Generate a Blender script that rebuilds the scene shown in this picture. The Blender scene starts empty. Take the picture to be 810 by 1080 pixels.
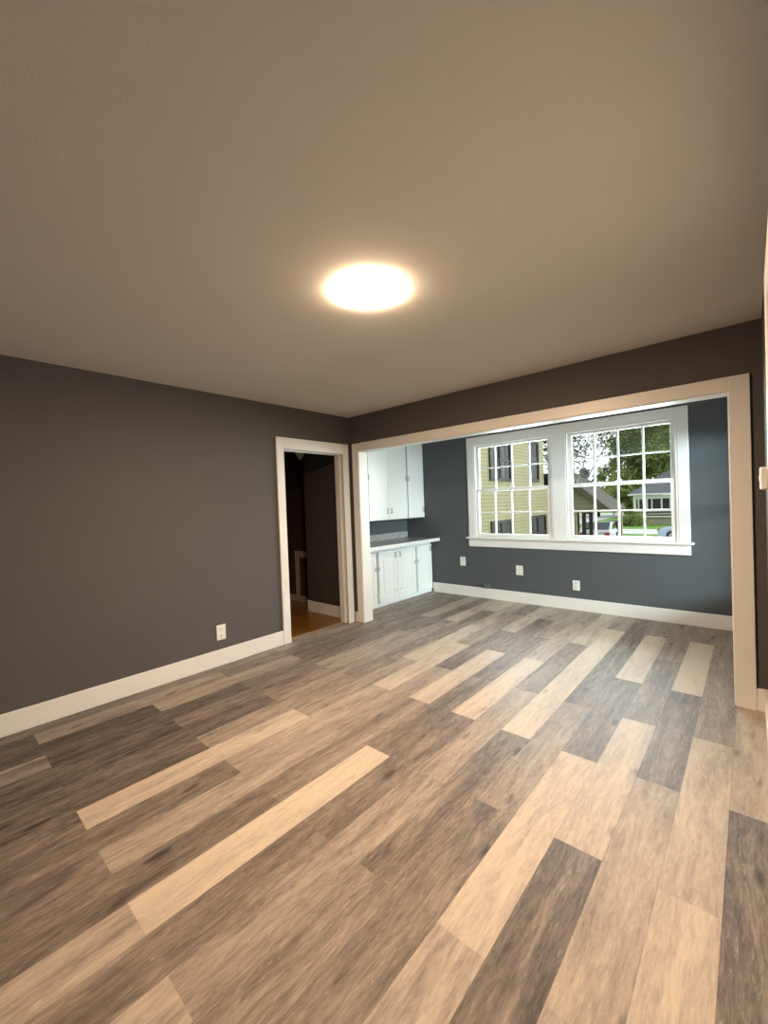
import bpy, bmesh, math, random
from mathutils import Vector, Matrix

scene = bpy.context.scene
COL = scene.collection

# ------------------------------------------------------------------ camera
def camera_matrix(loc, yaw, pitch, roll):
    y, p, r = (math.radians(a) for a in (yaw, pitch, roll))
    fw = Vector((-math.sin(y)*math.cos(p), math.cos(y)*math.cos(p), math.sin(p)))
    rt = Vector((math.cos(y), math.sin(y), 0))
    up = rt.cross(fw)
    c, s = math.cos(r), math.sin(r)
    rt, up = rt*c + up*s, -rt*s + up*c
    m = Matrix((rt, up, -fw)).transposed().to_4x4()
    m.translation = Vector(loc)
    return m

cam_data = bpy.data.cameras.new('camera')
cam = bpy.data.objects.new('camera', cam_data)
COL.objects.link(cam)
cam_data.sensor_fit = 'VERTICAL'
cam_data.sensor_height = 36.0
cam_data.lens = 437.747/1080*36.0
cam_data.clip_start = 0.01
cam_data.clip_end = 400
cam.matrix_world = camera_matrix((3.5935, -3.4796, 1.3817), 41.523, -0.956, -2.144)
scene.camera = cam

# ------------------------------------------------------------------ daylight
world = bpy.data.worlds.new('overcast_sky')
scene.world = world
world.use_nodes = True
bg = world.node_tree.nodes['Background']
bg.inputs['Color'].default_value = (0.93, 0.97, 1.0, 1)
bg.inputs['Strength'].default_value = 1.25

sun_data = bpy.data.lights.new('hazy_sun', 'SUN')
sun_data.energy = 3.0
sun_data.angle = math.radians(75)
sun_data.color = (0.93, 0.98, 1.0)
sun = bpy.data.objects.new('hazy_sun', sun_data)
COL.objects.link(sun)
sun.location = (8, 14, 12)
sun.rotation_euler = Vector((0.62, 0.80, 0.62)).to_track_quat('Z', 'Y').to_euler()

# daylight entering through the pair of windows
day_data = bpy.data.lights.new('window_daylight', 'AREA')
day_data.shape = 'RECTANGLE'; day_data.size = 2.7; day_data.size_y = 1.6
day_data.energy = 270.0
day_data.color = (0.90, 0.98, 1.0)
day = bpy.data.objects.new('window_daylight', day_data)
COL.objects.link(day)
day.location = (1.95, 2.45, 1.85)
day.rotation_euler = Vector((0.0, 0.94, 0.34)).to_track_quat('Z', 'Y').to_euler()

# daylight entering through the side window in the nook's right wall (outside the frame)
side_data = bpy.data.lights.new('side_window_daylight', 'AREA')
side_data.shape = 'RECTANGLE'; side_data.size = 2.0; side_data.size_y = 1.4
side_data.energy = 680.0
side_data.color = (0.80, 0.96, 1.0)
side = bpy.data.objects.new('side_window_daylight', side_data)
COL.objects.link(side)
side.location = (7.5, -0.10, 2.0)
side.rotation_euler = Vector((0.97, -0.18, 0.12)).to_track_quat('Z', 'Y').to_euler()

LAMP_POWER = 300.0
LAMP_COLOR = (1.0, 0.70, 0.455)

vs = scene.view_settings
vs.view_transform = 'Standard'
vs.look = 'None'
vs.exposure = 0.0
vs.gamma = 1.0
vs.use_curve_mapping = False

# ------------------------------------------------------------------ materials
def new_mat(name):
    m = bpy.data.materials.new(name)
    m.use_nodes = True
    return m, m.node_tree, m.node_tree.nodes['Principled BSDF']

def paint(name, col, rough=0.5, bump=0.0, bscale=200, var=0.04, vscale=3.0, spec=0.5, metal=0.0):
    m, nt, b = new_mat(name)
    N, L = nt.nodes, nt.links
    b.inputs['Roughness'].default_value = rough
    b.inputs['Specular IOR Level'].default_value = spec
    b.inputs['Metallic'].default_value = metal
    tc = N.new('ShaderNodeTexCoord')
    n = N.new('ShaderNodeTexNoise'); n.inputs['Scale'].default_value = vscale; n.inputs['Detail'].default_value = 4
    L.new(tc.outputs['Object'], n.inputs['Vector'])
    mx = N.new('ShaderNodeMix'); mx.data_type = 'RGBA'
    mx.inputs['A'].default_value = (*[c*(1-var) for c in col], 1)
    mx.inputs['B'].default_value = (*[min(1, c*(1+var)) for c in col], 1)
    L.new(n.outputs['Fac'], mx.inputs['Factor'])
    L.new(mx.outputs['Result'], b.inputs['Base Color'])
    if bump:
        n2 = N.new('ShaderNodeTexNoise'); n2.inputs['Scale'].default_value = bscale; n2.inputs['Detail'].default_value = 3
        L.new(tc.outputs['Object'], n2.inputs['Vector'])
        bp = N.new('ShaderNodeBump'); bp.inputs['Strength'].default_value = bump; bp.inputs['Distance'].default_value = 0.004
        L.new(n2.outputs['Fac'], bp.inputs['Height']); L.new(bp.outputs['Normal'], b.inputs['Normal'])
    return m

def speckle(name, c1, c2, scale, rough=0.3, lo=0.4, hi=0.62):
    m, nt, b = new_mat(name)
    N, L = nt.nodes, nt.links
    tc = N.new('ShaderNodeTexCoord')
    n = N.new('ShaderNodeTexNoise'); n.inputs['Scale'].default_value = scale; n.inputs['Detail'].default_value = 6
    n.inputs['Roughness'].default_value = 0.7
    r = N.new('ShaderNodeValToRGB')
    r.color_ramp.elements[0].position = lo; r.color_ramp.elements[0].color = (*c1, 1)
    r.color_ramp.elements[1].position = hi; r.color_ramp.elements[1].color = (*c2, 1)
    L.new(tc.outputs['Object'], n.inputs['Vector']); L.new(n.outputs['Fac'], r.inputs['Fac'])
    L.new(r.outputs['Color'], b.inputs['Base Color'])
    b.inputs['Roughness'].default_value = rough
    return m

def banded(name, col, dark, pitch, axis='Z', rough=0.6, width=0.12):
    """boards with a dark joint every `pitch` metres (clapboard, shingles, decking)"""
    m, nt, b = new_mat(name)
    N, L = nt.nodes, nt.links
    tc = N.new('ShaderNodeTexCoord'); sp = N.new('ShaderNodeSeparateXYZ')
    L.new(tc.outputs['Object'], sp.inputs['Vector'])
    d = N.new('ShaderNodeMath'); d.operation = 'DIVIDE'; d.inputs[1].default_value = pitch
    L.new(sp.outputs[axis], d.inputs[0])
    f = N.new('ShaderNodeMath'); f.operation = 'FRACT'; L.new(d.outputs[0], f.inputs[0])
    r = N.new('ShaderNodeValToRGB'); r.color_ramp.interpolation = 'LINEAR'
    r.color_ramp.elements[0].position = 0.0; r.color_ramp.elements[0].color = (*dark, 1)
    r.color_ramp.elements[1].position = width*1.3; r.color_ramp.elements[1].color = (*col, 1)
    e = r.color_ramp.elements.new(width*0.8); e.color = (*dark, 1)
    L.new(f.outputs[0], r.inputs['Fac'])
    n = N.new('ShaderNodeTexNoise'); n.inputs['Scale'].default_value = 6; L.new(tc.outputs['Object'], n.inputs['Vector'])
    mx = N.new('ShaderNodeMix'); mx.data_type = 'RGBA'; mx.blend_type = 'MULTIPLY'; mx.inputs['Factor'].default_value = 0.25
    L.new(r.outputs['Color'], mx.inputs['A']); L.new(n.outputs['Color'], mx.inputs['B'])
    L.new(mx.outputs['Result'], b.inputs['Base Color'])
    b.inputs['Roughness'].default_value = rough
    return m

def wood_planks():
    m, nt, b = new_mat('vinyl_plank')
    N, L = nt.nodes, nt.links
    uv = N.new('ShaderNodeUVMap'); uv.uv_map = 'plank'
    sp = N.new('ShaderNodeSeparateXYZ'); L.new(uv.outputs['UV'], sp.inputs['Vector'])
    tone = N.new('ShaderNodeAttribute'); tone.attribute_name = 'tone'
    seed = N.new('ShaderNodeAttribute'); seed.attribute_name = 'seed'
    def math_(op, a, v=None, bb=None):
        n = N.new('ShaderNodeMath'); n.operation = op
        if hasattr(a, 'is_linked') or hasattr(a, 'links'): L.new(a, n.inputs[0])
        else: n.inputs[0].default_value = a
        if bb is not None: L.new(bb, n.inputs[1])
        elif v is not None: n.inputs[1].default_value = v
        return n.outputs[0]
    sz = math_('MULTIPLY', seed.outputs['Fac'], 37.0)
    def vec(sx, sy, off=0.0):
        c = N.new('ShaderNodeCombineXYZ')
        L.new(math_('MULTIPLY', sp.outputs['X'], sx), c.inputs['X'])
        L.new(math_('MULTIPLY', sp.outputs['Y'], sy), c.inputs['Y'])
        L.new(math_('ADD', sz, off), c.inputs['Z'])
        return c.outputs[0]
    def noise(v, det=4, rough=0.55, dist=0.0):
        n = N.new('ShaderNodeTexNoise'); n.inputs['Scale'].default_value = 1.0
        n.inputs['Detail'].default_value = det; n.inputs['Roughness'].default_value = rough
        n.inputs['Distortion'].default_value = dist
        L.new(v, n.inputs['Vector']); return n.outputs['Fac']
    broad = noise(vec(8, 1.0), 4, 0.55, 1.5)
    streak = noise(vec(24, 3.4, 5.1), 5, 0.65, 2.0)
    fine = noise(vec(110, 16.0, 9.3), 4, 0.7, 1.0)
    def cen(x, k): return math_('MULTIPLY', math_('SUBTRACT', x, 0.5), k)
    t = math_('ADD', tone.outputs['Fac'], bb=cen(broad, 0.70))
    t = math_('ADD', t, bb=cen(streak, 0.72))
    t = math_('ADD', t, bb=cen(fine, 0.68))
    # light cerused flecks along the grain
    fl = noise(vec(60, 8.0, 14.0), 4, 0.7, 2.5)
    flr = N.new('ShaderNodeMapRange'); flr.inputs['From Min'].default_value = 0.62; flr.inputs['From Max'].default_value = 0.74
    L.new(fl, flr.inputs['Value'])
    t = math_('ADD', t, bb=math_('MULTIPLY', flr.outputs[0], 0.42))
    # knots
    vo = N.new('ShaderNodeTexVoronoi'); vo.inputs['Scale'].default_value = 1.0; vo.inputs['Randomness'].default_value = 1.0
    L.new(vec(7.0, 2.6, 21.0), vo.inputs['Vector'])
    kn = N.new('ShaderNodeMapRange'); kn.inputs['From Min'].default_value = 0.02; kn.inputs['From Max'].default_value = 0.16
    kn.inputs['To Min'].default_value = -0.42; kn.inputs['To Max'].default_value = 0.0
    L.new(vo.outputs['Distance'], kn.inputs['Value'])
    t = math_('ADD', t, bb=kn.outputs[0])
    ramp = N.new('ShaderNodeValToRGB')
    stops = [(0.0, (0.055, 0.042, 0.034)), (0.28, (0.158, 0.130, 0.111)), (0.52, (0.290, 0.241, 0.200)),
             (0.78, (0.425, 0.358, 0.288)), (1.0, (0.535, 0.450, 0.350))]
    els = ramp.color_ramp.elements
    els[0].position, els[0].color = stops[0][0], (*stops[0][1], 1)
    els[1].position, els[1].color = stops[-1][0], (*stops[-1][1], 1)
    for p, c in stops[1:-1]:
        e = els.new(p); e.color = (*c, 1)
    L.new(t, ramp.inputs['Fac'])
    # thin micro-bevel joint between planks: U runs 0..width, Z of the UV is not available so use edge attribute
    edge = N.new('ShaderNodeMath'); edge.operation = 'PINGPONG'; edge.inputs[1].default_value = 0.0885
    L.new(sp.outputs['X'], edge.inputs[0])
    er = N.new('ShaderNodeMapRange'); er.inputs['From Min'].default_value = 0.0; er.inputs['From Max'].default_value = 0.0022
    er.inputs['To Min'].default_value = 0.62; er.inputs['To Max'].default_value = 1.0
    L.new(edge.outputs[0], er.inputs['Value'])
    mx = N.new('ShaderNodeMix'); mx.data_type = 'RGBA'; mx.blend_type = 'MULTIPLY'; mx.inputs['Factor'].default_value = 1
    L.new(ramp.outputs['Color'], mx.inputs['A']); L.new(er.outputs[0], mx.inputs['B'])
    L.new(mx.outputs['Result'], b.inputs['Base Color'])
    b.inputs['Roughness'].default_value = 0.5
    b.inputs['Specular IOR Level'].default_value = 0.35
    bp = N.new('ShaderNodeBump'); bp.inputs['Strength'].default_value = 0.12; bp.inputs['Distance'].default_value = 0.001
    L.new(fine, bp.inputs['Height']); L.new(bp.outputs['Normal'], b.inputs['Normal'])
    return m

def strip_floor():
    m, nt, b = new_mat('oak_strip_floor')
    N, L = nt.nodes, nt.links
    tc = N.new('ShaderNodeTexCoord')
    br = N.new('ShaderNodeTexBrick')
    br.inputs['Scale'].default_value = 1.0; br.inputs['Brick Width'].default_value = 0.9; br.inputs['Row Height'].default_value = 0.057
    br.inputs['Mortar Size'].default_value = 0.0015
    br.inputs['Color1'].default_value = (0.27, 0.115, 0.014, 1); br.inputs['Color2'].default_value = (0.17, 0.066, 0.008, 1)
    br.inputs['Mortar'].default_value = (0.05, 0.02, 0.008, 1)
    L.new(tc.outputs['Object'], br.inputs['Vector'])
    L.new(br.outputs['Color'], b.inputs['Base Color'])
    b.inputs['Roughness'].default_value = 0.3
    return m

def pane_glass():
    m = bpy.data.materials.new('window_glass'); m.use_nodes = True
    nt = m.node_tree; N, L = nt.nodes, nt.links
    N.remove(N['Principled BSDF'])
    out = N['Material Output']
    tr = N.new('ShaderNodeBsdfTransparent'); tr.inputs['Color'].default_value = (0.96, 0.98, 0.97, 1)
    gl = N.new('ShaderNodeBsdfGlossy'); gl.inputs['Roughness'].default_value = 0.02
    fr = N.new('ShaderNodeFresnel'); fr.inputs['IOR'].default_value = 1.35
    mx = N.new('ShaderNodeMixShader')
    L.new(fr.outputs[0], mx.inputs[0]); L.new(tr.outputs[0], mx.inputs[1]); L.new(gl.outputs[0], mx.inputs[2])
    L.new(mx.outputs[0], out.inputs['Surface'])
    return m

def leaf_mat(name, c1, c2, trans=0.5):
    m = bpy.data.materials.new(name); m.use_nodes = True
    nt = m.node_tree; N, L = nt.nodes, nt.links
    N.remove(N['Principled BSDF']); out = N['Material Output']
    tc = N.new('ShaderNodeTexCoord')
    n = N.new('ShaderNodeTexNoise'); n.inputs['Scale'].default_value = 0.9; n.inputs['Detail'].default_value = 5
    L.new(tc.outputs['Object'], n.inputs['Vector'])
    r = N.new('ShaderNodeValToRGB')
    r.color_ramp.elements[0].position = 0.36; r.color_ramp.elements[0].color = (*c1, 1)
    r.color_ramp.elements[1].position = 0.66; r.color_ramp.elements[1].color = (*c2, 1)
    L.new(n.outputs['Fac'], r.inputs['Fac'])
    d = N.new('ShaderNodeBsdfDiffuse'); t = N.new('ShaderNodeBsdfTranslucent')
    L.new(r.outputs['Color'], d.inputs['Color']); L.new(r.outputs['Color'], t.inputs['Color'])
    mx = N.new('ShaderNodeMixShader'); mx.inputs[0].default_value = trans
    L.new(d.outputs[0], mx.inputs[1]); L.new(t.outputs[0], mx.inputs[2]); L.new(mx.outputs[0], out.inputs['Surface'])
    return m

def lamp_glow():
    m = bpy.data.materials.new('lamp_diffuser'); m.use_nodes = True
    nt = m.node_tree; N, L = nt.nodes, nt.links
    N.remove(N['Principled BSDF']); out = N['Material Output']
    e = N.new('ShaderNodeEmission'); e.inputs['Color'].default_value = (*LAMP_COLOR, 1); e.inputs['Strength'].default_value = LAMP_POWER
    L.new(e.outputs[0], out.inputs['Surface'])
    return m

M = {}
M['wall'] = paint('charcoal_wall_paint', (0.104, 0.098, 0.099), 0.7, 0.10, 260, 0.03, spec=0.2)
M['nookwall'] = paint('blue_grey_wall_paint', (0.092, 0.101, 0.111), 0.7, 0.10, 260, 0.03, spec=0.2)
M['hallwall'] = paint('dimmed_hall_paint', (0.068, 0.063, 0.054), 0.7, spec=0.2)  # the hallway's dimness is put into this darker wall colour
M['ceiling'] = paint('ceiling_paint', (0.72, 0.69, 0.64), 0.9, 0.14, 160, 0.03, spec=0.2)
M['trim'] = paint('white_trim_paint', (0.80, 0.79, 0.76), 0.38, 0.0, var=0.02)
M['cabinet'] = paint('white_cabinet_paint', (0.80, 0.81, 0.80), 0.35, 0.06, 60, 0.03)
M['sash'] = paint('white_sash_paint', (0.82, 0.82, 0.81), 0.4, 0.08, 80, 0.03)
M['plate'] = paint('white_plastic', (0.80, 0.79, 0.76), 0.3, var=0.01)
M['slot'] = paint('dark_slot', (0.05, 0.05, 0.05), 0.5)
M['hinge'] = paint('worn_painted_hinge', (0.52, 0.52, 0.51), 0.45)
M['steel'] = paint('dull_steel', (0.42, 0.42, 0.41), 0.35, metal=0.8)
M['counter'] = speckle('grey_laminate', (0.20, 0.20, 0.20), (0.50, 0.50, 0.50), 60, 0.25)
M['counter_edge'] = speckle('pale_laminate_edge', (0.62, 0.62, 0.61), (0.80, 0.80, 0.79), 60, 0.25)
M['floor'] = wood_planks()
M['hallfloor'] = strip_floor()
M['strip'] = paint('threshold_wood', (0.30, 0.21, 0.14), 0.45, var=0.15, vscale=30)
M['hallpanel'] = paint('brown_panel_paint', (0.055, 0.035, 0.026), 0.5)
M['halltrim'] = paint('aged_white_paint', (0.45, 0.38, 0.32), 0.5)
M['glass'] = pane_glass()
M['lamp'] = lamp_glow()
M['junction'] = paint('dark_grey_plastic', (0.10, 0.11, 0.11), 0.4)
M['frosted'] = paint('frosted_glass_shade', (0.55, 0.50, 0.45), 0.3)
M['brownline'] = paint('brown_backplate', (0.22, 0.10, 0.05), 0.5)
# outdoors
M['siding'] = banded('yellow_clapboard', (0.47, 0.40, 0.225), (0.21, 0.175, 0.095), 0.145)
M['brownframe'] = paint('dark_brown_frame', (0.030, 0.021, 0.016), 0.5)
M['darkpane'] = paint('dark_window_pane', (0.035, 0.035, 0.036), 0.3, spec=0.3)
M['curtain'] = paint('pale_curtain', (0.085, 0.08, 0.078), 0.8)
M['shingle'] = banded('grey_shingle', (0.13, 0.135, 0.15), (0.085, 0.09, 0.10), 0.28, 'Z', 0.8)
M['darkroof'] = banded('dark_shingle', (0.045, 0.042, 0.040), (0.03, 0.03, 0.03), 0.2, 'X', 0.85)
M['soffit'] = banded('beige_gable_boards', (0.42, 0.37, 0.29), (0.28, 0.25, 0.20), 0.22, 'Z', 0.7)
M['rake'] = paint('brown_rake_board', (0.13, 0.10, 0.08), 0.6)
M['porchroof'] = banded('brown_shingle', (0.135, 0.115, 0.095), (0.09, 0.075, 0.06), 0.2, 'X', 0.85)
M['houseside'] = banded('cream_house_boards', (0.50, 0.44, 0.36), (0.36, 0.32, 0.26), 0.2)
M['white_out'] = paint('white_house_paint', (0.75, 0.75, 0.73), 0.5)
M['porchdark'] = paint('dark_porch_screen', (0.055, 0.055, 0.055), 0.5)
M['grass'] = speckle('lawn', (0.10, 0.24, 0.030), (0.22, 0.42, 0.06), 3.0, 0.9)
M['street'] = speckle('pale_concrete', (0.62, 0.61, 0.60), (0.72, 0.71, 0.70), 2.0, 0.8)
M['leafdark'] = leaf_mat('dark_leaves', (0.13, 0.18, 0.06), (0.46, 0.52, 0.20))
M['leafbright'] = leaf_mat('bright_leaves', (0.18, 0.25, 0.06), (0.70, 0.72, 0.22))
M['leafair'] = leaf_mat('airy_leaves', (0.05, 0.065, 0.03), (0.16, 0.19, 0.09))
M['bark'] = paint('bark', (0.05, 0.04, 0.03), 0.9, 0.5, 20, 0.3)
M['dish'] = paint('dish_grey', (0.04, 0.038, 0.035), 0.5)
M['carwhite'] = paint('white_car_paint', (0.70, 0.72, 0.74), 0.2)
M['carblue'] = paint('pale_blue_car_paint', (0.52, 0.62, 0.72), 0.2)
M['tyre'] = paint('tyre_rubber', (0.02, 0.02, 0.02), 0.8)
M['carglass'] = paint('car_glass', (0.02, 0.022, 0.025), 0.05, spec=0.8)
M['red'] = paint('red_lens', (0.45, 0.03, 0.04), 0.2)
M['bin'] = paint('dark_bin_plastic', (0.03, 0.035, 0.04), 0.5)

# ------------------------------------------------------------------ builders
ORG = {}

def link(o, parent=None):
    COL.objects.link(o)
    if parent is not None: o.parent = parent
    return o

def thing(name, loc, label, cat, group=None):
    o = bpy.data.objects.new(name, None); o.empty_display_size = 0.05
    o.location = loc; link(o)
    o['label'] = label; o['category'] = cat
    if group: o['group'] = group
    ORG[o.name] = Vector(loc)
    return o

def structure(o):
    o['kind'] = 'structure'; return o

def struct_empty(name, loc):
    o = bpy.data.objects.new(name, None); o.empty_display_size = 0.05
    o.location = loc; link(o); o['kind'] = 'structure'; ORG[o.name] = Vector(loc)
    return o

def finish(name, bm, mat, parent=None, bevel=0.0, smooth=False, org=None):
    """bm is in world coordinates; a child takes its root's origin, a top-level mesh gets its own"""
    if parent is not None: o0 = ORG[parent.name]
    elif org is not None: o0 = Vector(org)
    else:
        xs = [v.co for v in bm.verts]
        o0 = Vector(((min(v.x for v in xs)+max(v.x for v in xs))/2, (min(v.y for v in xs)+max(v.y for v in xs))/2, min(v.z for v in xs)))
    bmesh.ops.translate(bm, verts=bm.verts, vec=-o0)
    bmesh.ops.recalc_face_normals(bm, faces=bm.faces)
    me = bpy.data.meshes.new(name)
    bm.to_mesh(me); bm.free()
    mats = mat if isinstance(mat, (list, tuple)) else [mat]
    for m in mats: me.materials.append(m)
    o = bpy.data.objects.new(name, me)
    link(o, parent)
    if parent is None: o.location = o0
    ORG[o.name] = o0
    if smooth:
        for p in me.polygons: p.use_smooth = True
    if bevel:
        md = o.modifiers.new('bevel', 'BEVEL'); md.width = bevel; md.segments = 2; md.limit_method = 'ANGLE'
    return o

def box(bm, x0, x1, y0, y1, z0, z1, mi=0, rot=None):
    r = bmesh.ops.create_cube(bm, size=1.0)
    c = Vector(((x0+x1)/2, (y0+y1)/2, (z0+z1)/2)); s = Vector((abs(x1-x0), abs(y1-y0), abs(z1-z0)))
    for v in r['verts']: v.co = Vector((v.co.x*s.x, v.co.y*s.y, v.co.z*s.z)) + c
    fs = {f for v in r['verts'] for f in v.link_faces}
    for f in fs: f.material_index = mi
    return r['verts']

def boxes(name, bl, mat, parent=None, bevel=0.0, kind=None, org=None):
    bm = bmesh.new()
    for b in bl: box(bm, *b)
    o = finish(name, bm, mat, parent, bevel, org=org)
    if kind: o['kind'] = kind
    return o

def lathe(bm, prof, c, axis='Z', seg=48, mi=0, closed=False):
    """profile of (r, h) turned round an axis through c"""
    rings = []
    ax = {'X': (Vector((0,1,0)), Vector((0,0,1)), Vector((1,0,0))), 'Y': (Vector((0,0,1)), Vector((1,0,0)), Vector((0,1,0))), 'Z': (Vector((1,0,0)), Vector((0,1,0)), Vector((0,0,1)))}[axis]
    c = Vector(c)
    for r, h in prof:
        if r < 1e-6: rings.append([bm.verts.new(c + ax[2]*h)])
        else: rings.append([bm.verts.new(c + ax[0]*r*math.cos(2*math.pi*i/seg) + ax[1]*r*math.sin(2*math.pi*i/seg) + ax[2]*h) for i in range(seg)])
    for a, b in zip(rings, rings[1:]):
        for i in range(seg):
            j = (i+1) % seg
            if len(a) == 1 and len(b) == 1: continue
            if len(a) == 1: f = bm.faces.new((a[0], b[i], b[j]))
            elif len(b) == 1: f = bm.faces.new((a[i], a[j], b[0]))
            else: f = bm.faces.new((a[i], a[j], b[j], b[i]))
            f.material_index = mi

def tube(bm, p0, p1, r, seg=10, r1=None):
    p0, p1 = Vector(p0), Vector(p1); d = (p1-p0).normalized()
    a = d.orthogonal().normalized(); b = d.cross(a)
    r1 = r if r1 is None else r1
    A = [bm.verts.new(p0 + (a*math.cos(2*math.pi*i/seg)+b*math.sin(2*math.pi*i/seg))*r) for i in range(seg)]
    B = [bm.verts.new(p1 + (a*math.cos(2*math.pi*i/seg)+b*math.sin(2*math.pi*i/seg))*r1) for i in range(seg)]
    for i in range(seg):
        j = (i+1) % seg; bm.faces.new((A[i], A[j], B[j], B[i]))
    bm.faces.new(A[::-1]); bm.faces.new(B)

def prism(bm, pts, axis, a0, a1, mi=0):
    """polygon pts in the plane across `axis`, pushed from a0 to a1"""
    def P(p, a):
        return {'X': Vector((a, p[0], p[1])), 'Y': Vector((p[0], a, p[1])), 'Z': Vector((p[0], p[1], a))}[axis]
    A = [bm.verts.new(P(p, a0)) for p in pts]; B = [bm.verts.new(P(p, a1)) for p in pts]
    n = len(pts); fs = [bm.faces.new(A[::-1]), bm.faces.new(B)]
    for i in range(n): fs.append(bm.faces.new((A[i], A[(i+1) % n], B[(i+1) % n], B[i])))
    for f in fs: f.material_index = mi

# ------------------------------------------------------------------ dimensions (metres)
H = 2.44            # ceiling
W = 3.658           # right wall
D = 1.873           # window wall
YR = -4.5           # rear wall
NX = -0.65          # left wall of the nook

# ------------------------------------------------------------------ room shell
boxes('wall_left', [(-0.12, 0, YR, -0.974, 0, H), (-0.12, 0, -0.974, -0.115, 2.016, H), (-0.12, 0, -0.115, 0.0, 0, H)], M['wall'], kind='structure')
boxes('wall_opening', [(NX-0.1, 0.13, 0, 0.12, 0, H), (0.13, 3.516, 0, 0.12, 2.044, H), (3.516, W, 0, 0.12, 0, H)], M['wall'], kind='structure')
boxes('wall_right', [(W, W+0.12, -1.635, 0.0, 0, H), (W, W+0.12, -2.515, -1.635, 2.03, H), (W, W+0.12, YR, -2.515, 0, H)], M['wall'], kind='structure')
boxes('wall_rear', [(-0.12, W+0.12, YR-0.12, YR, 0, H)], M['wall'], kind='structure')
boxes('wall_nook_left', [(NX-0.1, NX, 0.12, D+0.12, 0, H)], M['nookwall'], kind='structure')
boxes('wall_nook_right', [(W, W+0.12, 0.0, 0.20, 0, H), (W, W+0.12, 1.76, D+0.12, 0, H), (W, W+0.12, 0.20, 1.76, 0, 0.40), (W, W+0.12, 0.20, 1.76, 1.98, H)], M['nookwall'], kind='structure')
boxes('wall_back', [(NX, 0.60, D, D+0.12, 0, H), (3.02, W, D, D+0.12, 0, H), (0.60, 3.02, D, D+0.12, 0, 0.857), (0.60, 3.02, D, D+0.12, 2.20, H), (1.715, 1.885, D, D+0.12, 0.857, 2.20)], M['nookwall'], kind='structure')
boxes('ceiling', [(-0.12, W+0.12, YR-0.12, 0.0, H, H+0.1)], M['ceiling'], kind='structure')
boxes('ceiling_nook', [(NX-0.1, W+0.12, 0.0, D+0.12, H, H+0.1)], M['ceiling'], kind='structure')

# plank floor: tone of each plank (row counted from the right, far to near)
PW = 0.177
J_EVEN = [-4.25, -3.03, -1.80, -0.60, 0.62, 1.88]
J_ODD = [-4.85, -3.63, -2.39, -1.18, 0.01, 1.27, 2.5]
TONES = {   # row: tones from near to far, per joint list
    -1: [.35, .30, .28, .68, .45, .40],
    0: [.55, .80, .74, .48, .45],
    1: [.45, .55, .60, .30, .95, .42],
    2: [.30, .22, .78, .34, .46],
    3: [.50, .55, .80, .28, .88, .46],
    4: [.45, .28, .46, .24, .32],
    5: [.40, .38, .28, .84, .86, .45],
    6: [.68, .46, .50, .30, .74],
    7: [.30, .32, .30, .84, .62, .50],
    8: [.62, .90, .30, .28, .50],
    9: [.35, .26, .36, .84, .30, .55],
    10: [.30, .56, .46, .30, .72],
    11: [.40, .28, .56, .80, .46, .34],
    12: [.28, .80, .48, .76, .62],
    13: [.20, .22, .48, .36, .34, .74],
    14: [.20, .20, .50, .44, .66],
    15: [.25, .20, .34, .46, .30, .32],
    16: [.45, .16, .34, .30, .62],
    17: [.20, .12, .56, .30, .32, .34],
    18: [.14, .46, .32, .36, .30],
    19: [.20, .26, .34, .48, .34, .30],
}
def plank_floor():
    rng = random.Random(4)
    verts, faces, tone, seed, uvs = [], [], [], [], []
    def quad(x0, x1, y0, y1, t, s, xl, yl):
        i = len(verts)
        verts.extend([(x0, y0, 0), (x1, y0, 0), (x1, y1, 0), (x0, y1, 0)])
        faces.append((i, i+1, i+2, i+3))
        tone.extend([t]*4); seed.extend([s]*4)
        uvs.extend([(x0-xl, y0-yl), (x1-xl, y0-yl), (x1-xl, y1-yl), (x0-xl, y1-yl)])
    for row in range(-1, 24):
        xl = 3.50 - PW*(row+1); xr = xl + PW
        J = J_ODD if row % 2 else J_EVEN
        for k in range(len(J)-1):
            ts = TONES.get(row)
            t = ts[k] if ts and k < len(ts) else rng.choice([.28, .32, .36, .5])
            s = rng.random()*10
            for (rx0, rx1, ry0, ry1) in ((-0.078, W, YR, 0.06), (NX, W, 0.06, D)):
                x0, x1 = max(xl, rx0), min(xr, rx1); y0, y1 = max(J[k], ry0), min(J[k+1], ry1)
                if x1-x0 > 1e-4 and y1-y0 > 1e-4: quad(x0, x1, y0, y1, t, s, xl, J[k])
    # body under the planks
    i = len(verts)
    for (x0, x1, y0, y1) in ((-0.078, W, YR, D), (NX, -0.078, 0.06, D)):
        i = len(verts)
        verts.extend([(x0, y0, -0.01), (x1, y0, -0.01), (x1, y1, -0.01), (x0, y1, -0.01)]); faces.append((i+3, i+2, i+1, i))
        tone.extend([.3]*4); seed.extend([0]*4); uvs.extend([(0, 0)]*4)
    me = bpy.data.meshes.new('floor'); me.from_pydata(verts, [], faces)
    a = me.attributes.new('tone', 'FLOAT', 'POINT'); a.data.foreach_set('value', tone)
    a = me.attributes.new('seed', 'FLOAT', 'POINT'); a.data.foreach_set('value', seed)
    ul = me.uv_layers.new(name='plank')
    for lp in me.loops: ul.data[lp.index].uv = uvs[lp.vertex_index]
    me.materials.append(M['floor'])
    o = bpy.data.objects.new('floor', me); link(o); o['kind'] = 'structure'
plank_floor()

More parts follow.
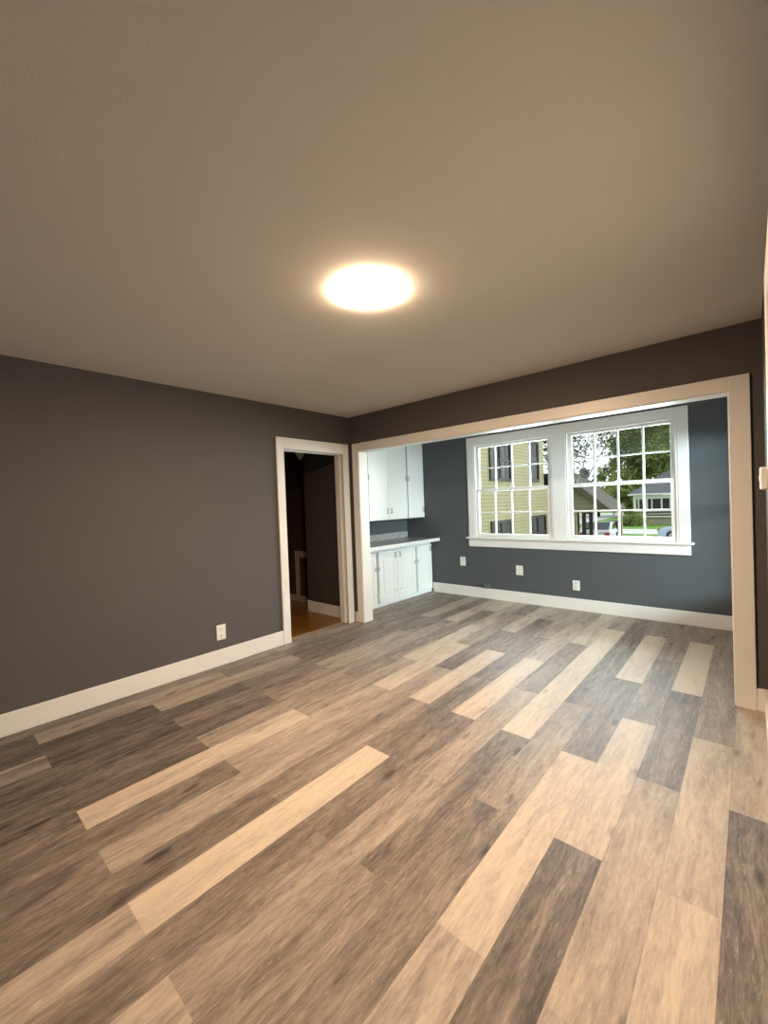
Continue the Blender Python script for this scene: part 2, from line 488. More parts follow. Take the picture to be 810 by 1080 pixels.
# hallway beyond the doorway
boxes('floor_hall', [(-3.2, -0.078, -2.2, 0.0, -0.03, -0.004), (-3.2, -0.80, 0.0, 0.27, -0.03, -0.004)], M['hallfloor'], kind='structure')
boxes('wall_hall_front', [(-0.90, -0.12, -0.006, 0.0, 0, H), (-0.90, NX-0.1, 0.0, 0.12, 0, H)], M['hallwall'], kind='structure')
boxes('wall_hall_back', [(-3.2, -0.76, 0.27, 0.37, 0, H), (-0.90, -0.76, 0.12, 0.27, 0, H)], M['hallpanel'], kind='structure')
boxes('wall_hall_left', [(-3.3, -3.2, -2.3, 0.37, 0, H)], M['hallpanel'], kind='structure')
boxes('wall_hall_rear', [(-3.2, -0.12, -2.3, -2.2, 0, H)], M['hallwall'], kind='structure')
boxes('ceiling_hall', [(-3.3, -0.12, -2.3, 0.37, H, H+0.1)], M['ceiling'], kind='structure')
boxes('baseboard_hall', [(-0.90, -0.12, -0.020, -0.006, -0.004, 0.138), (-0.914, -0.90, -0.014, 0.27, -0.004, 0.138)], M['trim'], bevel=0.003, kind='structure')
boxes('trim_1', [(-1.80, -0.90, 0.255, 0.27, -0.004, 0.085), (-1.53, -1.44, 0.258, 0.27, 0.085, 0.655), (-1.53, -0.90, 0.255, 0.27, 0.655, 0.75), (-1.80, -1.75, 0.25, 0.27, 0.085, 2.05)], M['halltrim'], bevel=0.003, kind='structure')

# doorway casing and jambs (left wall)
boxes('trim_2', [(0, 0.02, -1.042, -0.954, 0, 2.115), (0, 0.02, -0.135, -0.043, 0, 2.115), (0, 0.02, -0.954, -0.135, 1.996, 2.115),
                 (-0.13, 0.012, -0.974, -0.954, 0, 2.016), (-0.13, 0.012, -0.135, -0.115, 0, 2.016), (-0.13, 0.012, -0.974, -0.115, 1.996, 2.016),
                 (-0.075, -0.035, -0.147, -0.135, 0, 1.984), (-0.075, -0.035, -0.954, -0.942, 0, 1.984), (-0.075, -0.035, -0.954, -0.135, 1.984, 1.996)], M['trim'], bevel=0.003, kind='structure')
boxes('trim_3', [(-0.11, -0.055, -0.954, -0.135, -0.004, 0.006)], M['strip'], bevel=0.003, kind='structure')
# cased opening to the nook
boxes('trim_4', [(0.0565, 0.150, -0.02, 0, 0, 2.117), (3.496, 3.599, -0.02, 0, 0, 2.117), (0.150, 3.496, -0.02, 0, 2.024, 2.117),
                 (0.130, 0.156, -0.012, 0.128, 0, 2.044), (3.490, 3.516, -0.012, 0.128, 0, 2.044), (0.130, 3.516, -0.012, 0.128, 2.018, 2.044),
                 (0.0565, 0.150, 0.12, 0.138, 0, 2.117), (3.496, 3.599, 0.12, 0.138, 0, 2.117), (0.150, 3.496, 0.12, 0.138, 2.024, 2.117)], M['trim'], bevel=0.003, kind='structure')
# baseboards
boxes('baseboard_left', [(0, 0.015, YR, -1.042, 0, 0.143)], M['trim'], bevel=0.003, kind='structure')
boxes('baseboard_opening', [(0.0, 0.0565, -0.015, 0, 0, 0.115), (3.599, W, -0.015, 0, 0, 0.143)], M['trim'], bevel=0.003, kind='structure')
boxes('baseboard_right', [(W-0.022, W, -1.55, -0.015, 0, 0.143), (W-0.018, W, YR, -2.60, 0, 0.143)], M['trim'], bevel=0.003, kind='structure')
boxes('baseboard_back', [(-0.16, W, D-0.015, D, 0, 0.146)], M['trim'], bevel=0.003, kind='structure')
boxes('baseboard_nook_right', [(W-0.015, W, 0.138, D-0.015, 0, 0.146)], M['trim'], bevel=0.003, kind='structure')
boxes('baseboard_rear', [(0, W, YR, YR+0.015, 0, 0.143)], M['trim'], bevel=0.003, kind='structure')

# side door in the right wall, nearly edge-on at the frame's edge
d2 = struct_empty('door_1', (W, -2.075, 0))
boxes('door_casing', [(W-0.02, W, -1.65, -1.55, 0, 2.10), (W-0.02, W, -2.60, -2.50, 0, 2.10), (W-0.02, W, -2.50, -1.65, 2.00, 2.10)], M['trim'], d2, bevel=0.003)
boxes('door_leaf', [(W+0.02, W+0.055, -2.50, -1.65, 0.008, 2.00), (W+0.012, W+0.02, -2.38, -1.77, 0.20, 0.90), (W+0.012, W+0.02, -2.38, -1.77, 1.05, 1.86)], M['trim'], d2, bevel=0.003)

# ------------------------------------------------------------------ windows
boxes('trim_5', [(0.505, 0.605, D-0.011, D, 0.872, 2.301), (3.016, 3.116, D-0.011, D, 0.872, 2.301), (0.605, 3.016, D-0.011, D, 2.195, 2.301), (1.712, 1.882, D-0.011, D, 0.872, 2.195),
                 # inner stops and jamb liners
                 (0.605, 0.628, D-0.008, D+0.125, 0.872, 2.195), (1.692, 1.712, D-0.008, D+0.125, 0.872, 2.195), (1.882, 1.902, D-0.008, D+0.125, 0.872, 2.195), (2.996, 3.016, D-0.008, D+0.125, 0.872, 2.195),
                 (0.628, 1.692, D-0.008, D+0.125, 2.176, 2.195), (1.902, 2.996, D-0.008, D+0.125, 2.176, 2.195)], M['sash'], bevel=0.004, kind='structure')
boxes('window_sill', [(0.475, 3.146, D-0.055, D+0.125, 0.848, 0.872)], M['sash'], bevel=0.005, kind='structure')
boxes('trim_6', [(0.505, 3.116, D-0.022, D, 0.737, 0.848)], M['sash'], bevel=0.004, kind='structure')

def window(name, x0, x1):
    w = struct_empty(name, ((x0+x1)/2, D, 0.872))
    ZM = 1.535
    for which, (za, zb, ya, yb, top, bot) in {'lower': (0.872, ZM+0.02, D+0.002, D+0.036, 0.040, 0.050), 'upper': (ZM-0.02, 2.176, D+0.042, D+0.076, 0.030, 0.040)}.items():
        st = 0.045
        s = boxes('sash', [(x0, x0+st, ya, yb, za, zb), (x1-st, x1, ya, yb, za, zb), (x0+st, x1-st, ya, yb, za, za+bot), (x0+st, x1-st, ya, yb, zb-top, zb)], M['sash'], w, bevel=0.004)
        gx0, gx1, gz0, gz1 = x0+st, x1-st, za+bot, zb-top
        zmid = (gz0+gz1)/2
        bars = [(gx0+(gx1-gx0)*k/4-0.010, gx0+(gx1-gx0)*k/4+0.010, ya+0.004, yb-0.006, gz0, gz1) for k in (1, 2, 3)]
        bars += [(gx0, gx1, ya+0.006, yb-0.008, zmid-0.009, zmid+0.009)]
        boxes('muntin_grid', bars, M['sash'], s, bevel=0.002)
        bm = bmesh.new(); box(bm, gx0, gx1, (ya+yb)/2-0.001, (ya+yb)/2+0.001, gz0, gz1)
        finish('glass_pane', bm, M['glass'], s)
        if which == 'lower':
            bm = bmesh.new(); xc = (x0+x1)/2
            box(bm, xc-0.030, xc+0.030, ya+0.004, yb-0.004, zb, zb+0.008); box(bm, xc-0.012, xc+0.035, ya+0.008, yb-0.010, zb+0.008, zb+0.022)
            finish('sash_lock', bm, M['sash'], s, bevel=0.002)
window('window_1', 0.628, 1.692)
window('window_2', 1.902, 2.996)

w3 = struct_empty('window_3', (W, 0.91, 0.40))
boxes('window_casing', [(W-0.02, W, 0.138, 0.20, 0.32, 2.07), (W-0.02, W, 1.76, 1.85, 0.32, 2.07), (W-0.02, W, 0.20, 1.76, 1.98, 2.07), (W-0.05, W, 0.138, 1.851, 0.38, 0.405), (W-0.02, W, 0.138, 1.85, 0.30, 0.38)], M['sash'], w3, bevel=0.003)
s3 = boxes('sash', [(W+0.04, W+0.08, 0.20, 0.245, 0.405, 1.98), (W+0.04, W+0.08, 1.715, 1.76, 0.405, 1.98), (W+0.04, W+0.08, 0.245, 1.715, 0.405, 0.455), (W+0.04, W+0.08, 0.245, 1.715, 1.94, 1.98), (W+0.04, W+0.08, 0.245, 1.715, 1.25, 1.29)], M['sash'], w3, bevel=0.003)
boxes('glass_pane', [(W+0.059, W+0.061, 0.245, 1.715, 0.455, 1.94)], M['glass'], s3)

# ------------------------------------------------------------------ ceiling lamp
lamp = thing('ceiling_lamp', (2.203, -1.962, H), 'lit round white flush ceiling lamp in the middle of the main room', 'ceiling lamp')
bm = bmesh.new(); lathe(bm, [(0.0, 0.0), (0.172, 0.0), (0.172, -0.0045), (0.0, -0.0045)], (2.203, -1.962, H), seg=64)
finish('base', bm, M['plate'], lamp, smooth=False)
bm = bmesh.new(); lathe(bm, [(0.176, -0.0045), (0.182, -0.0052), (0.176, -0.0088), (0.155, -0.0135), (0.13, -0.017), (0.09, -0.020), (0.04, -0.022), (0.0, -0.0225)], (2.203, -1.962, H), seg=64)
finish('diffuser', bm, M['lamp'], lamp, smooth=True)

# ------------------------------------------------------------------ built-in cabinets
def hinge(bm, x, y, z, up=0.055):
    """butterfly hinge on a face looking +x"""
    tube(bm, (x+0.006, y, z-up/2), (x+0.006, y, z+up/2), 0.0055, 8)
    box(bm, x, x+0.003, y-0.018, y+0.018, z-up/2+0.006, z+up/2-0.006)
def pull(bm, x, y, z, l=0.075):
    box(bm, x+0.016, x+0.024, y-0.006, y+0.006, z-l/2, z+l/2)
    for s in (-1, 1): box(bm, x, x+0.018, y-0.005, y+0.005, z+s*(l/2-0.008)-0.005, z+s*(l/2-0.008)+0.005)
def knob(bm, x, y, z): lathe(bm, [(0.0, 0.022), (0.010, 0.020), (0.013, 0.014), (0.007, 0.008), (0.007, 0.0), (0.0, 0.0)], (x, y, z), 'X', 12)

XF = -0.200
base = thing('base_cabinet', (-0.40, 1.0, 0), 'white painted base cabinet with panelled doors under the grey counter', 'cabinet')
boxes('body', [(NX+0.002, XF-0.018, 0.125, D, 0.0, 0.80), (XF-0.018, XF, 0.125, D, 0.0, 0.062), (XF-0.018, XF, 0.125, D, 0.742, 0.80),
               (XF-0.018, XF, 0.125, 0.175, 0.062, 0.742), (XF-0.018, XF, 0.560, 0.588, 0.062, 0.742), (XF-0.018, XF, 1.425, 1.452, 0.062, 0.742), (XF-0.018, XF, 1.842, D, 0.062, 0.742)], M['cabinet'], base, bevel=0.002)
def base_door(y0, y1, hy, py=None, ky=None):
    z0, z1 = 0.056, 0.748
    xa = XF+0.003
    d = boxes('door', [(xa, xa+0.026, y0, y1, z0, z1),
                       (xa+0.026, xa+0.034, y0, y0+0.07, z0, z1), (xa+0.026, xa+0.034, y1-0.07, y1, z0, z1),
                       (xa+0.026, xa+0.034, y0+0.07, y1-0.07, z0, z0+0.09), (xa+0.026, xa+0.034, y0+0.07, y1-0.07, z1-0.08, z1),
                       (xa+0.026, xa+0.0325, y0+0.095, y1-0.095, z0+0.115, z1-0.105)], M['cabinet'], base, bevel=0.003)
    if hy is not None:
        bm = bmesh.new(); hinge(bm, xa+0.034, hy, 0.525); finish('hinge', bm, M['hinge'], d)
        bm = bmesh.new(); hinge(bm, xa+0.034, hy, 0.17); finish('hinge', bm, M['cabinet'], d)
    if py is not None:
        bm = bmesh.new(); pull(bm, xa+0.034, py, 0.683); finish('handle', bm, M['steel'], d, bevel=0.002)
    if ky is not None:
        bm = bmesh.new(); knob(bm, xa+0.034, ky, 0.187); finish('knob', bm, M['cabinet'], d, smooth=True)
base_door(0.165, 0.574, 0.553, 0.22)
base_door(0.620, 1.004, 0.622, 0.955, 0.960)
base_door(1.010, 1.434, 1.414, 1.057, 1.052)
base_door(1.476, 1.848, 1.496, 1.80)

ctr = thing('countertop', (-0.335, 1.0, 0.80), 'grey speckled laminate countertop with pale front edge on the base cabinet', 'countertop')
boxes('top', [(NX, -0.034, 0.125, D, 0.802, 0.846)], M['counter'], ctr, bevel=0.004)
boxes('front_edge', [(-0.034, -0.016, 0.125, D, 0.798, 0.847)], M['counter_edge'], ctr, bevel=0.004)
boxes('backsplash', [(NX, NX+0.02, 0.125, D-0.02, 0.846, 0.940)], M['counter'], ctr, bevel=0.003)

XU = -0.300
up = thing('wall_cabinet', (-0.47, 1.0, 1.165), 'white painted wall cabinet with flat doors hung above the grey counter', 'cabinet')
boxes('body', [(NX+0.002, XU-0.018, 0.125, D, 1.165, H), (XU-0.018, XU, 0.125, 0.175, 1.165, H), (XU-0.018, XU, 0.560, 0.602, 1.165, H), (XU-0.018, XU, 1.418, 1.440, 1.165, H), (XU-0.018, XU, 1.846, D, 1.165, H),
               (XU-0.018, XU, 0.175, 0.560, 2.36, H), (XU-0.018, XU, 0.602, 1.846, 2.36, H)], M['cabinet'], up, bevel=0.002)
def wall_door(y0, y1, hy, py=None):
    xa = XU+0.002
    d = boxes('door', [(xa, xa+0.018, y0, y1, 1.172, 2.37)], M['cabinet'], up, bevel=0.004)
    for z in (1.765, 2.33):
        bm = bmesh.new(); hinge(bm, xa+0.018, hy, z, 0.075); finish('hinge', bm, M['hinge'], d)
    if py is not None:
        bm = bmesh.new(); pull(bm, xa+0.018, py, 1.293); finish('handle', bm, M['steel'], d, bevel=0.002)
wall_door(0.165, 0.566, 0.545, 0.22)
wall_door(0.598, 1.007, 0.602, 0.967)
wall_door(1.010, 1.436, 1.418, 1.050)
wall_door(1.464, 1.862, 1.486, 1.82)

# ------------------------------------------------------------------ wall plates
def plate_back(x, z, w, h, label, kind):
    t = thing('wall_outlet' if kind == 'outlet' else 'wall_plate', (x, D, z-h/2), label, 'outlet' if kind == 'outlet' else 'wall plate', 'wall outlets' if kind == 'outlet' else 'cover plates on the window wall')
    boxes('cover_plate', [(x-w/2, x+w/2, D-0.007, D, z-h/2, z+h/2)], M['plate'], t, bevel=0.004)
    if kind == 'outlet':
        for s in (-1, 1):
            f = boxes('socket', [(x-0.016, x+0.016, D-0.010, D-0.006, z+s*0.026-0.014, z+s*0.026+0.014)], M['plate'], t, bevel=0.004)
            boxes('slot', [(x-0.008, x-0.005, D-0.0106, D-0.0095, z+s*0.026-0.006, z+s*0.026+0.006), (x+0.005, x+0.008, D-0.0106, D-0.0095, z+s*0.026-0.006, z+s*0.026+0.006)], M['slot'], f)
    else:
        boxes('insert', [(x-0.017, x+0.017, D-0.010, D-0.006, z-0.034, z+0.034)], M['plate'], t, bevel=0.003)
plate_back(0.380, 0.507, 0.092, 0.130, 'white cover plate on the blue-grey wall below the left window end, nearest the cabinets', 'plate')
plate_back(1.247, 0.437, 0.098, 0.130, 'white cover plate under the window, the middle one of three on the window wall', 'plate')
plate_back(1.966, 0.306, 0.084, 0.122, 'white duplex outlet low under the right-hand window, above the baseboard', 'outlet')

t = thing('wall_outlet', (0, -1.695, 0.225), 'white outlet low on the charcoal left wall, left of the dark doorway', 'outlet', 'wall outlets')
boxes('cover_plate', [(0, 0.007, -1.738, -1.652, 0.226, 0.362)], M['plate'], t, bevel=0.004)
for s in (-1, 1):
    f = boxes('socket', [(0.006, 0.010, -1.711, -1.679, 0.294+s*0.028-0.015, 0.294+s*0.028+0.015)], M['plate'], t, bevel=0.004)
    boxes('slot', [(0.0095, 0.0104, -1.703, -1.700, 0.294+s*0.028-0.006, 0.294+s*0.028+0.006), (0.0095, 0.0104, -1.690, -1.687, 0.294+s*0.028-0.006, 0.294+s*0.028+0.006)], M['slot'], f)

jb = thing('cable_box', (0.763, D, 0.135), 'small dark grey rounded cable box on top of the window wall baseboard', 'cable box')
bm = bmesh.new(); box(bm, 0.718, 0.808, D-0.035, D, 0.147, 0.205)
finish('housing', bm, M['junction'], jb, bevel=0.014)
bm = bmesh.new(); lathe(bm, [(0.0, -0.007), (0.012, -0.006), (0.014, 0.0), (0.0, 0.0)], (0.763, D-0.035, 0.176), 'Y', 16)
finish('cap', bm, M['steel'], jb)

sw = thing('wall_switch', (W, -1.03, 1.385), 'small cream wall switch box on the right wall at the right edge of the picture', 'wall switch')
boxes('back_plate', [(W-0.006, W, -1.080, -0.975, 1.380, 1.492)], M['brownline'], sw, bevel=0.002)
boxes('housing', [(W-0.035, W-0.006, -1.070, -0.985, 1.387, 1.485)], M['plate'], sw, bevel=0.006)
boxes('toggle', [(W-0.038, W-0.034, -1.035, -1.020, 1.425, 1.450)], M['plate'], sw, bevel=0.001)

# dim shade under the hall ceiling
pd = thing('hall_ceiling_light', (-0.865, -0.08, H), 'small unlit pointed glass ceiling light in the dark hallway beyond the doorway', 'ceiling light')
bm = bmesh.new(); lathe(bm, [(0.0, 0.0), (0.045, -0.002), (0.045, -0.02), (0.012, -0.028), (0.010, -0.30), (0.0, -0.30)], (-0.865, -0.08, H), seg=20)
finish('stem', bm, M['halltrim'], pd)
bm = bmesh.new(); lathe(bm, [(0.012, -0.28), (0.050, -0.295), (0.062, -0.32), (0.048, -0.36), (0.018, -0.405), (0.0, -0.42)], (-0.865, -0.08, H), seg=24)
finish('shade', bm, M['frosted'], pd, smooth=True)

# ------------------------------------------------------------------ outdoors
GZ = -1.6
boxes('ground_lawn', [(-80, 60, 2.3, 120, GZ-0.2, GZ)], M['grass'], kind='structure')
boxes('ground_street', [(-60, 50, 33.5, 38.8, GZ, GZ+0.02)], M['street'], kind='structure')
boxes('ground_parking', [(-60, -11, 31.3, 80, GZ, GZ+0.015)], M['street'], kind='structure')
boxes('ground_driveway', [(-60, 50, 19.0, 31.3, GZ, GZ+0.02)], M['street'], kind='structure')

def house_window(parent, y0, y1, z0, z1, panes):
    x = -4.0
    f = 0.11
    fr = boxes('window', [(x, x+0.07, y0, y0+f, z0, z1), (x, x+0.07, y1-f, y1, z0, z1), (x, x+0.07, y0+f, y1-f, z0, z0+f), (x, x+0.07, y0+f, y1-f, z1-f, z1)] +
               [(x, x+0.06, y0+(y1-y0)*k/panes-0.11, y0+(y1-y0)*k/panes+0.11, z0+f, z1-f) for k in range(1, panes)] +
               [(x, x+0.05, y0+f, y1-f, (z0+z1)/2-0.03, (z0+z1)/2+0.03)], M['brownframe'], parent, bevel=0.004)
    boxes('pane', [(x+0.005, x+0.012, y0+f, y1-f, z0+f, z1-f)], M['darkpane'], fr)
    w = (y1-y0)/panes
    for k in range(panes):
        a = y0+k*w
        boxes('curtain', [(x+0.012, x+0.02, a+w*0.40, a+w*0.62, z0+f, z1-f)], M['curtain'], fr)

yh = thing('neighbour_house', (-8, 12, GZ), 'yellow clapboard house with dark brown window frames seen through the left window', 'house')
boxes('side_wall', [(-12, -4, 5.0, 17.0, GZ, 6.2)], M['siding'], yh)
boxes('wing_wall', [(-12, -4, 17.0, 21.3, GZ, 2.05)], M['siding'], yh)
bm = bmesh.new(); prism(bm, [(17.0, 2.50), (21.7, 2.00), (21.7, 2.09), (17.0, 2.62)], 'X', -12.0, -3.7)
finish('wing_roof', bm, M['darkroof'], yh)
bm = bmesh.new(); prism(bm, [(-12.5, 6.1), (-8, 9.2), (-3.5, 6.1), (-3.5, 6.25), (-8, 9.4), (-12.5, 6.25)], 'Y', 4.6, 17.4)
finish('roof', bm, M['shingle'], yh)
house_window(yh, 11.33, 13.25, 2.17, 3.85, 2)
house_window(yh, 15.28, 16.30, 2.20, 4.10, 1)
house_window(yh, 11.31, 13.25, -1.0, 0.585, 2)
house_window(yh, 15.15, 17.03, -1.0, 0.63, 2)

# gabled porch at the corner of the yellow house
po = thing('porch', (-3.0, 19.8, GZ), 'beige gabled porch roof on posts at the far end of the yellow house', 'porch')
bm = bmesh.new(); prism(bm, [(-3.98, 0.72), (-3.98, 2.58), (-1.86, 0.72)], 'Y', 19.9, 20.0)
finish('gable', bm, M['soffit'], po)
bm = bmesh.new()
prism(bm, [(-3.98, 2.60), (-1.70, 0.62), (-1.70, 0.78), (-3.98, 2.78)], 'Y', 19.45, 23.0)
finish('roof', bm, M['porchroof'], po)
bm = bmesh.new()
prism(bm, [(-3.98, 2.34), (-1.80, 0.62), (-1.68, 0.62), (-1.68, 0.72), (-3.98, 2.70)], 'Y', 19.42, 19.50)
finish('rake_board', bm, M['rake'], po)
boxes('beam', [(-3.98, -1.80, 19.86, 20.04, 0.60, 0.74)], M['siding'], po)
boxes('post', [(-3.62, -3.42, 19.9, 20.1, GZ, 0.60)], M['siding'], po, bevel=0.01)
boxes('post', [(-1.98, -1.84, 22.7, 22.84, GZ, 0.60)], M['siding'], po, bevel=0.01)
boxes('screen_frame', [(-3.15, -2.96, 19.93, 20.03, GZ, 0.60), (-2.80, -2.62, 19.93, 20.03, GZ, 0.60), (-2.96, -2.80, 19.93, 20.03, 0.50, 0.60), (-3.26, -2.62, 19.9, 20.06, -0.66, -0.56)], M['brownframe'], po, bevel=0.005)

# dish antenna on the porch roof
di = thing('dish_antenna', (-3.25, 19.55, 2.10), 'small dark dish antenna on a mast above the porch roof', 'antenna')
bm = bmesh.new()
n = Vector((0.72, -0.50, 0.35)).normalized(); c = Vector((-2.80, 19.35, 2.62)); a = n.orthogonal().normalized(); b = n.cross(a)
rings = []
for r, h in ((0.0, -0.05), (0.12, -0.04), (0.22, -0.015), (0.29, 0.02), (0.29, 0.035), (0.20, 0.0), (0.0, -0.03)):
    rings.append([bm.verts.new(c + n*h + (a*math.cos(i*math.pi/12)+b*math.sin(i*math.pi/12))*max(r, 0.002)) for i in range(24)])
for R0, R1 in zip(rings, rings[1:]):
    for i in range(24): bm.faces.new((R0[i], R0[(i+1) % 24], R1[(i+1) % 24], R1[i]))
finish('reflector', bm, M['dish'], di, smooth=True)
bm = bmesh.new(); tube(bm, (-3.25, 19.62, 2.02), (-3.20, 19.55, 2.30), 0.035); tube(bm, (-3.20, 19.55, 2.30), (-2.82, 19.38, 2.60), 0.03)
finish('mast', bm, M['white_out'], di)
bm = bmesh.new(); tube(bm, c - a*0.27, c + n*0.36 - a*0.05, 0.015); box(bm, c.x+n.x*.36-.04, c.x+n.x*.36+.04, c.y+n.y*.36-.04, c.y+n.y*.36+.04, c.z+n.z*.36-.04, c.z+n.z*.36+.04)
finish('feed_arm', bm, M['dish'], di)

# white bungalow across the street
bh = thing('bungalow', (0, 50, GZ), 'white bungalow with grey hip roof and open front porch across the street', 'house')
boxes('wall', [(-4.9, 6.0, 47.6, 56, GZ, 1.3)], M['houseside'], bh)
boxes('porch_base', [(-5.3, 4.0, 46.0, 47.6, GZ, -0.75), (-5.3, 4.0, 46.0, 46.15, -0.62, -0.42)], M['houseside'], bh)
boxes('porch_step', [(-4.5, 4.2, 45.7, 46.0, -0.86, -0.72)], M['white_out'], bh)
boxes('porch_floor', [(-5.35, 4.0, 45.95, 47.6, -0.42, -0.30)], M['porchdark'], bh)
boxes('porch_rail', [(-5.45, 4.0, 45.92, 46.02, -0.28, -0.06)], M['white_out'], bh)
for x, w in ((-5.46, 0.24), (-5.12, 0.12), (-4.42, 0.24), (-3.95, 0.10), (-3.12, 0.14), (-2.34, 0.24), (-0.6, 0.2), (1.2, 0.2), (3.8, 0.24)):
    boxes('porch_column', [(x-w/2, x+w/2, 45.95, 46.12, -0.30, 1.1)], M['white_out'], bh)
boxes('porch_screen', [(-5.1, 4.0, 46.6, 46.7, -0.3, 1.1)], M['porchdark'], bh)
boxes('porch_beam', [(-5.55, 4.2, 45.9, 46.15, 1.0, 1.36), (-5.95, 4.6, 45.3, 47.6, 1.40, 1.56)], M['white_out'], bh)
bm = bmesh.new()
v = [bm.verts.new(p) for p in ((-5.9, 45.4, 1.57), (4.6, 45.4, 1.57), (4.6, 49.5, 1.57), (-5.9, 49.5, 1.57), (-4.1, 48.6, 3.05), (3.0, 48.6, 3.05))]
for f in ((0, 1, 5, 4), (1, 2, 5), (2, 3, 4, 5), (3, 0, 4), (3, 2, 1, 0)): bm.faces.new([v[i] for i in f])
finish('porch_roof', bm, M['shingle'], bh)
bm = bmesh.new()
v = [bm.verts.new(p) for p in ((-5.2, 48.0, 2.4), (6.4, 48.0, 2.4), (6.4, 57, 2.4), (-5.2, 57, 2.4), (0.3, 52.5, 6.2), (1.5, 52.5, 6.2))]
for f in ((0, 1, 5, 4), (1, 2, 5), (2, 3, 4, 5), (3, 0, 4), (3, 2, 1, 0)): bm.faces.new([v[i] for i in f])
finish('main_roof', bm, M['shingle'], bh)

# trees
def tree(name, base, h, blobs, nleaf, size, lm, label, group=None, trunk_r=0.25, seed=1):
    t = thing(name, base, label, 'tree', group or 'trees outside the window')
    b = Vector(base); rng = random.Random(seed)
    bm = bmesh.new()
    tube(bm, b, b+Vector((0.1, 0, h*0.55)), trunk_r, 10, trunk_r*0.6)
    for (bx, by, bz, r) in blobs: tube(bm, b+Vector((0.1, 0, h*0.4)), Vector((bx, by, bz)), trunk_r*0.25, 6, 0.012)
    finish('trunk', bm, M['bark'], t)
    verts, faces = [], []
    vol = [r**2 for *_, r in blobs]; tot = sum(vol)
    for (bx, by, bz, r), vv in zip(blobs, vol):
        nb = int(nleaf*vv/tot)
        # sub-clusters give ragged clumps
        subs = [Vector((rng.gauss(0, 1), rng.gauss(0, 1), rng.gauss(0, 1))).normalized()*r*rng.uniform(0.3, 1.0) for _ in range(18)]
        for k in range(nb):
            sc = rng.choice(subs)
            p = Vector((bx, by, bz)) + sc + Vector((rng.gauss(0, 1), rng.gauss(0, 1), rng.gauss(0, 1)))*r*0.22
            d1 = Vector((rng.gauss(0, 1), rng.gauss(0, 1), rng.gauss(0, 0.7))).normalized()
            d2 = d1.orthogonal().normalized(); s = size*rng.uniform(0.6, 1.3)
            q = p - b; i = len(verts)
            verts.extend([q-d1*s, q-d2*s*0.5, q+d1*s, q+d2*s*0.5]); faces.append((i, i+1, i+2, i+3))
    me = bpy.data.meshes.new('crown'); me.from_pydata([tuple(v) for v in verts], [], faces); me.materials.append(lm)
    o = bpy.data.objects.new('crown', me); link(o, t); ORG[o.name] = b
    return t
tree('leafy_tree', (-1.5, 90, GZ), 18, [(-7.04, 88, 11.35, 6.3), (-1.44, 89, 13.45, 7.0), (-4.24, 87, 7.15, 5.6), (2.76, 89, 9.25, 6.3), (-2.84, 89, 19.05, 7.0), (4.16, 90, 17.65, 7.0)], 9000, 0.58, M['leafbright'], 'bright green tree rising behind the grey roof of the white bungalow', seed=3)
tree('leafy_tree', (-9.5, 65, GZ), 13, [(-8.41, 64, 7.87, 3.23), (-6.79, 67, 12.49, 3.93), (-11.18, 66, 3.71, 2.77), (-9.22, 63, 2.1, 3.0), (-6.91, 67, 6.72, 3.46)], 9000, 0.42, M['leafdark'], 'dark green dense tree left of the white bungalow across the street', seed=5)
tree('leafy_tree', (-14, 66, GZ), 3, [(-15, 65, 0.6, 1.8), (-19, 66, 0.5, 2.0), (-12.5, 66, 1.0, 2.0), (-20, 67, 0.5, 2), (-12.0, 72, 3.0, 2.0)], 7000, 0.40, M['leafdark'], 'distant low tree seen just above the sloping porch roof edge', seed=7)
tree('airy_tree', (-4.9, 25.0, GZ), 8, [(-3.6, 24, 6.0, 1.7), (-2.2, 24, 5.6, 1.6), (-4.6, 23, 4.6, 1.5), (-0.8, 24.5, 5.0, 1.3), (-1.9, 24, 4.1, 0.9), (-4.35, 19.0, 3.9, 0.70)], 4200, 0.10, M['leafair'], 'thin airy tree with sky showing through, above the dish antenna', trunk_r=0.14, seed=11)
bm = bmesh.new()
sh = thing('hedge_shrub', (-5.1, 43.3, GZ), 'dark low shrub in front of the dark tree by the bungalow corner', 'shrub')
rng = random.Random(21); verts, faces = [], []
for k in range(900):
    p = Vector((rng.gauss(0, 0.55), rng.gauss(0, 0.25), abs(rng.gauss(0.35, 0.35)))); d1 = Vector((rng.gauss(0, 1), rng.gauss(0, 1), rng.gauss(0, 1))).normalized(); e = d1.orthogonal().normalized(); i = len(verts)
    verts.extend([p-d1*0.14, p-e*0.07, p+d1*0.14, p+e*0.07]); faces.append((i, i+1, i+2, i+3))
bm.free()
me = bpy.data.meshes.new('foliage'); me.from_pydata([tuple(v) for v in verts], [], faces); me.materials.append(M['leafdark'])
link(bpy.data.objects.new('foliage', me), sh)
bm = bmesh.new(); tube(bm, (-5.1, 43.3, GZ), (-5.1, 43.3, GZ+0.6), 0.06); finish('stem', bm, M['bark'], sh)

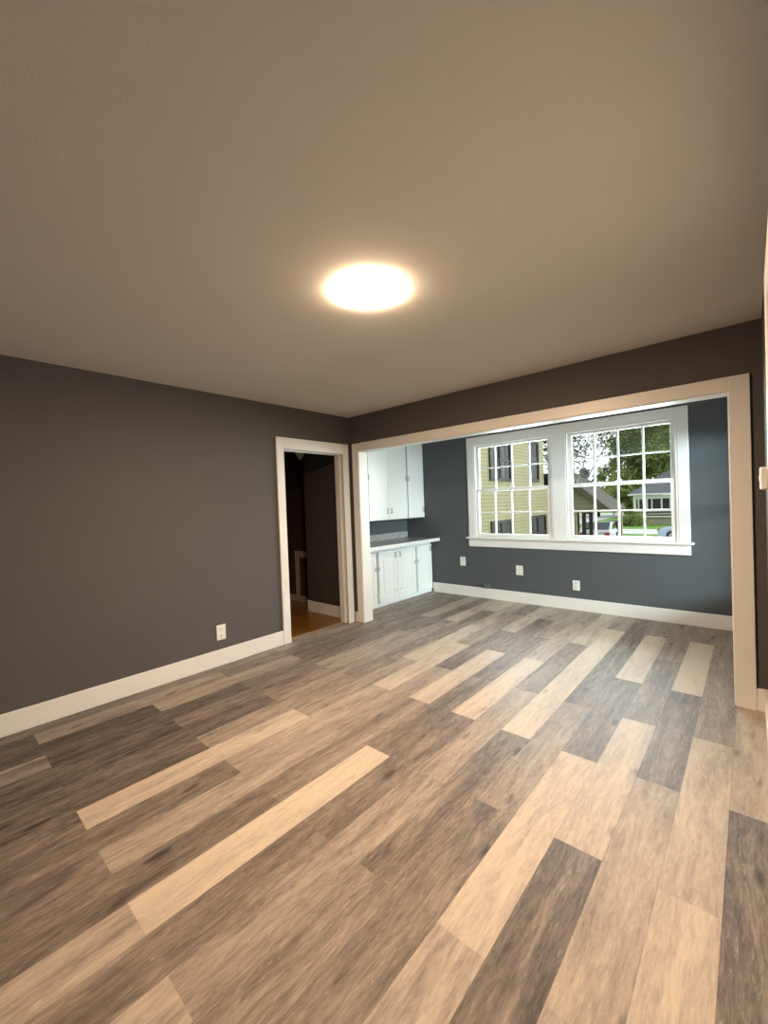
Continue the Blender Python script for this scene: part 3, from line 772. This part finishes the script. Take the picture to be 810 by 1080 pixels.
# cars
def car(name, loc, rz, mat, label, L_=4.3, tail=False):
    t = thing(name, loc, label, 'car', 'cars parked outside')
    def fin(nm, bm, m, par, **k):
        bmesh.ops.translate(bm, verts=bm.verts, vec=Vector(loc)); return finish(nm, bm, m, par, **k)
    bm = bmesh.new()
    prism(bm, [(-2.1, 0.30), (-1.75, 0.22), (1.75, 0.22), (2.12, 0.32), (2.15, 0.62), (1.95, 0.80), (1.05, 0.92), (0.45, 1.36), (-0.95, 1.40), (-1.65, 0.98), (-2.12, 0.92), (-2.18, 0.60)], 'Y', -0.85, 0.85)
    body = fin('body', bm, mat, t, bevel=0.06)
    for s in (-1, 1):
        for pts in ([(0.88, 0.95), (0.40, 1.28), (-0.20, 1.31), (-0.20, 0.95)], [(-0.28, 0.95), (-0.28, 1.31), (-0.90, 1.31), (-1.42, 0.98)]):
            bm = bmesh.new(); prism(bm, pts, 'Y', s*0.852-0.006, s*0.852+0.006); fin('side_window', bm, M['carglass'], t)
    bm = bmesh.new(); prism(bm, [(1.06, 0.93), (0.47, 1.35), (0.49, 1.36), (1.08, 0.94)], 'Y', -0.72, 0.72); fin('windscreen', bm, M['carglass'], t)
    bm = bmesh.new(); prism(bm, [(-0.97, 1.39), (-1.64, 0.985), (-1.66, 1.0), (-0.99, 1.405)], 'Y', -0.72, 0.72); fin('rear_window', bm, M['carglass'], t)
    for sx in (-1.35, 1.35):
        for s in (-1, 1):
            bm = bmesh.new(); lathe(bm, [(0, -0.1), (0.30, -0.1), (0.33, -0.06), (0.33, 0.06), (0.30, 0.1), (0.0, 0.1)], (sx, s*0.80, 0.33), 'Y', 24)
            wl = fin('wheel', bm, M['tyre'], t)
            bm = bmesh.new(); lathe(bm, [(0, -0.108), (0.19, -0.106), (0.2, 0.0), (0.19, 0.106), (0, 0.108)], (sx, s*0.80, 0.33), 'Y', 20)
            fin('hubcap', bm, M['steel'], wl)
    for s in (-1, 1):
        bm = bmesh.new(); box(bm, -2.20, -2.10, s*0.68-0.14, s*0.68+0.14, 0.66, 0.82); fin('tail_light', bm, M['red'], t, bevel=0.01)
        bm = bmesh.new(); box(bm, 2.06, 2.16, s*0.62-0.16, s*0.62+0.16, 0.58, 0.72); fin('headlight', bm, M['carglass'], t, bevel=0.01)
    t.rotation_euler = (0, 0, rz)
    return t
car('parked_car', (-3.75, 25.6, GZ+0.02), math.radians(97), M['carwhite'], 'white car parked beside the porch posts, left of the dark bin')
car('parked_car', (1.15, 29.2, GZ+0.02), math.radians(180), M['carblue'], 'pale blue car at the right edge of the window view, in front of the lawn')

# rubbish bin
bn = thing('wheelie_bin', (-4.62, 33.6, GZ+0.02), 'dark wheeled rubbish bin standing at the kerb beside the white car', 'bin')
bm = bmesh.new(); vs_ = box(bm, -4.92, -4.32, 33.3, 33.9, GZ+0.10, GZ+0.95)
for v_ in vs_:
    if v_.co.z < GZ+0.5: v_.co.x = -4.62+(v_.co.x+4.62)*0.8; v_.co.y = 33.6+(v_.co.y-33.6)*0.8
finish('bin_body', bm, M['bin'], bn, bevel=0.03)
boxes('lid', [(-4.96, -4.28, 33.25, 33.95, GZ+0.95, GZ+1.03)], M['bin'], bn, bevel=0.02)
for s in (-1, 1):
    bm = bmesh.new(); lathe(bm, [(0, -0.03), (0.10, -0.03), (0.10, 0.03), (0, 0.03)], (-4.62+s*0.22, 33.85, GZ+0.12), 'X', 16); finish('wheel', bm, M['tyre'], bn)
